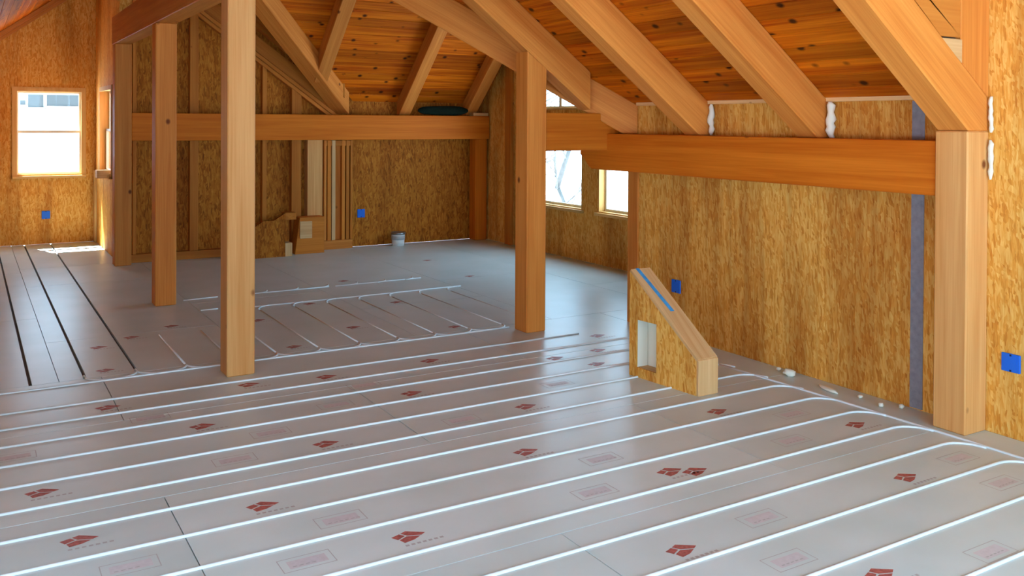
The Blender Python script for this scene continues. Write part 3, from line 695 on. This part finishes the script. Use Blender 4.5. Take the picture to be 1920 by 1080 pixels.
# ------------------------------------------------------------------ outlet boxes
def outlet(loc, plane, w, h, label, sgn=-1):
    o = root('outlet_box', loc, label=label, cat='outlet box', group='blue outlet boxes')
    bm = bmesh.new(); d = .012
    if plane == 'x': hexa(bm, boxv(loc[0] + sgn * d, loc[0], loc[1] - w / 2, loc[1] + w / 2, loc[2] - h / 2, loc[2] + h / 2))
    else: hexa(bm, boxv(loc[0] - w / 2, loc[0] + w / 2, loc[1] + sgn * d, loc[1], loc[2] - h / 2, loc[2] + h / 2))
    bev(bm, .005, 2); finish('box_rim', bm, 'blue', o)
    d2 = d + .0015; iw, ih = w * .32, h * .34
    bm = bmesh.new()
    if plane == 'x': hexa(bm, boxv(loc[0] + sgn * d2, loc[0] + sgn * .003, loc[1] - iw, loc[1] + iw, loc[2] - ih, loc[2] + ih))
    else: hexa(bm, boxv(loc[0] - iw, loc[0] + iw, loc[1] + sgn * d2, loc[1] + sgn * .003, loc[2] - ih, loc[2] + ih))
    finish('box_face', bm, 'blue', o)
    for s in (-1, 1):
        bm = bmesh.new(); zz = loc[2] + s * h * .42; e_ = .005
        if plane == 'x': hexa(bm, boxv(loc[0] + sgn * (d + .002), loc[0] + sgn * .004, loc[1] - e_, loc[1] + e_, zz - e_, zz + e_))
        else: hexa(bm, boxv(loc[0] - e_, loc[0] + e_, loc[1] + sgn * (d + .002), loc[1] + sgn * .004, zz - e_, zz + e_))
        finish('screw', bm, 'bluedark', o)
outlet((WR, 2.815, .41), 'x', .105, .10, 'bright blue outlet box on the strand board beside the thick wall post')
outlet((WR, 5.53, .40), 'x', .105, .105, 'small blue outlet box on the right wall above the sloped stub')
outlet((4.63, YB, .45), 'y', .11, .115, 'dark-looking blue outlet box low on the back wall beside the leaning frame')
outlet((.935, YA, .40), 'y', .105, .11, 'blue outlet box under the double-hung window in the alcove')

# ------------------------------------------------------------------ small things
tp = box('seam_tape', WR - .004, WR, 3.348, 3.432, 0.005, 1.845, 'greytape', origin=(WR, 3.39, 0), label='grey tape strip running up the right wall beside the thick post', cat='tape')
def bead(x, y, z0, z1, r, label, seed):
    rnd = random.Random(seed); bm = bmesh.new(); n = 10; rings = []
    for k in range(n + 1):
        z = z0 + (z1 - z0) * k / n; rr = r * rnd.uniform(.7, 1.25) * (0.5 if k in (0, n) else 1); dx, dy = rnd.uniform(-.25, .25) * r, rnd.uniform(-.3, .3) * r
        rings.append([bm.verts.new((x + dx + rr * math.cos(a), y + dy + rr * math.sin(a), z)) for a in (2 * math.pi * j / 8 for j in range(8))])
    for a, b in zip(rings, rings[1:]):
        for j in range(8): bm.faces.new([a[j], a[(j + 1) % 8], b[(j + 1) % 8], b[j]])
    bm.faces.new(rings[0][::-1]); bm.faces.new(rings[-1])
    finish('foam_sealant', bm, 'foamwhite', smooth=True, origin=Vector((x, y, z0)), label=label, cat='foam', group='white foam sealant beads')
bead(WR - .026, 5.125, 1.615, 1.85, .022, 'white foam bead beside the rafter before the valley', 1)
bead(WR - .034, 4.008, 1.615, 1.85, .028, 'white foam bead beside the middle rafter above the tie beam', 2)
bead(WR - .016, 2.936, 1.66, 1.86, .013, 'white foam bead above, on the far side of the nearest rafter foot', 3)
bead(WR - .016, 2.934, 1.40, 1.62, .013, 'white foam bead lower down beside the thick wall post', 4)
def chip(x, y, sx, sy, sz, a, label, seed):
    rnd = random.Random(seed); bm = bmesh.new(); bmesh.ops.create_icosphere(bm, subdivisions=2, radius=1.0)
    for v in bm.verts:
        v.co *= rnd.uniform(.75, 1.15); v.co = Vector((v.co.x * sx, v.co.y * sy, v.co.z * sz))
        v.co = Matrix.Rotation(a, 3, 'Z') @ v.co
    zmin = min(v.co.z for v in bm.verts)
    for v in bm.verts: v.co += Vector((x, y, -zmin))
    finish('foam_scrap', bm, 'foamwhite', smooth=True, origin=Vector((x, y, 0)), label=label, cat='scrap', group='foam scraps by the right wall')
chip(4.76, 4.27, .035, .05, .025, .4, 'lumpy white foam scrap on the floor nearest the sloped stub', 1)
chip(4.80, 4.40, .015, .02, .012, .4, 'tiny white crumb behind the lumpy foam scrap', 2)
chip(4.715, 3.90, .025, .10, .012, -.25, 'long flat white foam sliver by the right wall', 3)
chip(4.76, 3.70, .016, .016, .012, 0, 'tiny white crumb just past the flat foam sliver', 4)
chip(4.72, 3.52, .018, .016, .014, 0, 'white crumb in front of the grey tape', 5)
chip(4.80, 3.44, .016, .018, .013, 0, 'white crumb right against the foot of the grey tape', 6)

# bucket at the back wall
bk = root('bucket', (5.10, 11.52, 0), label='small white bucket with a grey rim at the foot of the back wall', cat='bucket')
bm = bmesh.new(); lathe(bm, [(.080, 0), (.084, .004), (.094, .17), (.088, .17), (.078, .01)], 24, (5.10, 11.52, 0)); finish('body', bm, 'white', bk, smooth=True)
bm = bmesh.new(); lathe(bm, [(.0955, .155), (.101, .158), (.101, .185), (.092, .187), (.088, .172)], 24, (5.10, 11.52, 0)); finish('rim', bm, 'metal', bk, smooth=True)
bm = bmesh.new(); lathe(bm, [(.0915, .085), (.0935, .086), (.0955, .135), (.093, .136)], 24, (5.10, 11.52, 0)); finish('label_band', bm, 'greyprint', bk, smooth=True)

# dark green rounded form on top of the back beam
bm = bmesh.new(); bmesh.ops.create_uvsphere(bm, u_segments=28, v_segments=12, radius=1.0)
for v in bm.verts:
    s = 1 + .06 * math.sin(5 * v.co.x + 2 * v.co.y)
    sq = lambda u: math.copysign(abs(u) ** .6, u)
    v.co = Vector((5.78 + sq(v.co.x) * .40, 11.50 + v.co.y * .055, 1.868 + v.co.z * .066 * s))
finish('dark_rounded_form', bm, 'darkgreen', smooth=True, origin=Vector((5.78, 11.50, 1.80)), label='dark green rounded form lying on top of the back beam', cat='form')
box('lit_beam_end', 6.24, 6.49, 11.46, 11.58, 1.797, 1.842, 'pale', axis=(1, 0, 0), bevel=.004, origin=(6.36, 11.52, 1.797), label='pale block standing in for window light on the end of the back beam', cat='lumber')  # pale block added where the beam end catches window light

# frame leaning at the back wall
lf = root('door_frame', (4.26, 11.6, 0), label='narrow wooden frame standing against the back wall between studs and strand board', cat='frame')
for x0, x1, mt in ((4.067, 4.10, 'timber'), (4.115, 4.165, 'stud'), (4.175, 4.225, 'pale'), (4.315, 4.36, 'stud'), (4.375, 4.42, 'stud'), (4.435, 4.464, 'stud')):
    box('stile', x0, x1, 11.60, 11.665, 0.12, 1.455, mt, lf, axis=(0, 0, 1), bevel=.003)
box('bottom_rail', 4.067, 4.464, 11.59, 11.67, 0.0, 0.12, 'timber', lf, axis=(1, 0, 0), bevel=.003)
box('top_rail', 4.10, 4.44, 11.605, 11.66, 1.38, 1.45, 'stud', lf, axis=(1, 0, 0), bevel=.003)
box('back_panel', 4.10, 4.44, 11.675, 11.70, 0.12, 1.44, 'timber', lf, axis=(0, 0, 1))

# second stub of strand board, at the back
s2 = root('framed_stub', (3.3, 11.3, 0), label='shaded strand board stub standing before the open studs', cat='stub')
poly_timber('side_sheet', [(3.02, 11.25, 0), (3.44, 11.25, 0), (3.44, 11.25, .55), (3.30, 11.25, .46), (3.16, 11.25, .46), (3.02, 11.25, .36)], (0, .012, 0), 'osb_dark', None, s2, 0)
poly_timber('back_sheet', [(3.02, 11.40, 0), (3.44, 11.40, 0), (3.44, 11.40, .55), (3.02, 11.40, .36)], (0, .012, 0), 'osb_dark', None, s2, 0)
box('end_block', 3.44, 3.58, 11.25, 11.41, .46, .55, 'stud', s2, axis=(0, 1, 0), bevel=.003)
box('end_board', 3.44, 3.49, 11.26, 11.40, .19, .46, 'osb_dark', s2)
box('foot_block', 3.44, 3.53, 11.25, 11.40, .0, .17, 'pale', s2, axis=(0, 0, 1), bevel=.003)
s3 = root('wood_crate', (3.78, 11.4, 0), label='lumber box with a pale square plate at the foot of the wide stud', cat='box')
poly_timber('body', [(3.60, 11.36, 0), (3.99, 11.36, 0), (3.99, 11.36, .47), (3.66, 11.36, .47)], (0, .20, 0), 'stud', (1, 0, 0), s3, .004)
box('square_plate', 3.66, 3.82, 11.345, 11.36, .20, .42, 'pale', s3, axis=(1, 0, 0), bevel=.003)

# corner upright by the far window
box('upright_board', WF - .05, WF - .001, 10.80, 10.96, 0.0, 2.52, 'stud', axis=(0, 0, 1), bevel=.004, origin=(WF - .025, 10.88, 0), label='upright board on the gable wall beside the tall window, behind the free-standing post', cat='board')

# block sticking out at the alcove window
box('lumber_block', XA - .16, XA - .003, 12.42, 12.62, .975, 1.075, 'pale', axis=(1, 0, 0), bevel=.004, origin=(XA - .08, 12.52, .975), label='pale lumber block sticking out below the alcove side window', cat='lumber')
box('corner_strip', XA - .03, XA - .001, 13.86, 13.995, 0, 1.0, 'frame', axis=(0, 0, 1), bevel=.003, origin=(XA - .015, 13.93, 0), label='thin pale corner strip beside the sunlit alcove floor', cat='strip')

# ------------------------------------------------------------------ outdoors
gd = bmesh.new(); hexa(gd, boxv(-60, 80, -60, 90, -3.4, -3.0)); finish('ground', gd, 'snow', kind='structure', label='snow covered ground outside the windows')
hs = root('neighbour_house', (1.2, 27, -3.0), label='pale neighbouring house seen through the alcove window', cat='house')
box('house_wall', -5.0, 7.0, 27, 33, -3.0, 3.0, 'siding', hs)
poly_timber('house_roof', [(-5.4, 26.5, 2.9), (-5.4, 33.5, 2.9), (-5.4, 30, 5.0)], (12.8, 0, 0), 'snow', None, hs, 0)
for x0, x1, z0, z1 in ((1.20, 1.32, 2.10, 2.22), (1.38, 1.74, 2.04, 2.38), (1.82, 2.60, 2.08, 2.38), (3.6, 4.4, 1.6, 2.6)):
    wnd = box('house_window', x0, x1, 26.95, 27.02, z0, z1, 'shade', hs)
    box('house_sill', x0 - .05, x1 + .05, 26.9, 27.02, z0 - .08, z0, 'vinyl', wnd)
def tree(x, y, h, seed, label):
    rnd = random.Random(seed); r = root('bare_tree', (x, y, -3.0), label=label, cat='tree', group='bare trees outside the gable windows')
    bm = bmesh.new(); pts = [(x + rnd.uniform(-.1, .1) * k, y + rnd.uniform(-.1, .1) * k, -3.0 + h * k / 6) for k in range(7)]
    rings = [(Vector(p), .11 * (1 - k / 8)) for k, p in enumerate(pts)]
    for (a, ra), (b, rb) in zip(rings, rings[1:]): tube_mesh(bm, [a, b], (ra + rb) / 2, 7)
    finish('trunk', bm, 'bark', r, smooth=True)
    for j in range(26):
        f = rnd.uniform(.25, .98); k = min(5, int(f * 6)); p = Vector(pts[k]).lerp(Vector(pts[k + 1]), f * 6 - k)
        a = rnd.uniform(0, 6.283); L_ = rnd.uniform(.8, 2.0) * (1.2 - f * .6); d = Vector((math.cos(a), math.sin(a), rnd.uniform(.1, .8)))
        bm = bmesh.new(); q = [p + d * L_ * u + Vector((0, 0, .25 * u * u)) for u in (0, .35, .7, 1.0)]
        tube_mesh(bm, q, .018, 5)
        for _ in range(4):
            u = rnd.uniform(.3, .95); s = p + d * L_ * u; d2 = (d + Vector((rnd.uniform(-1, 1), rnd.uniform(-1, 1), rnd.uniform(-.2, .8)))).normalized()
            tube_mesh(bm, [s, s + d2 * rnd.uniform(.3, .8)], .009, 4)
        finish('branch', bm, 'bark', r)
tree(11.5, 16.5, 6.5, 3, 'bare tree nearest outside the gable windows')
tree(13.0, 22.0, 7.0, 5, 'bare tree farther out behind the gable windows')
tree(17.5, 15.5, 7.5, 8, 'bare tree seen through the second tall window')
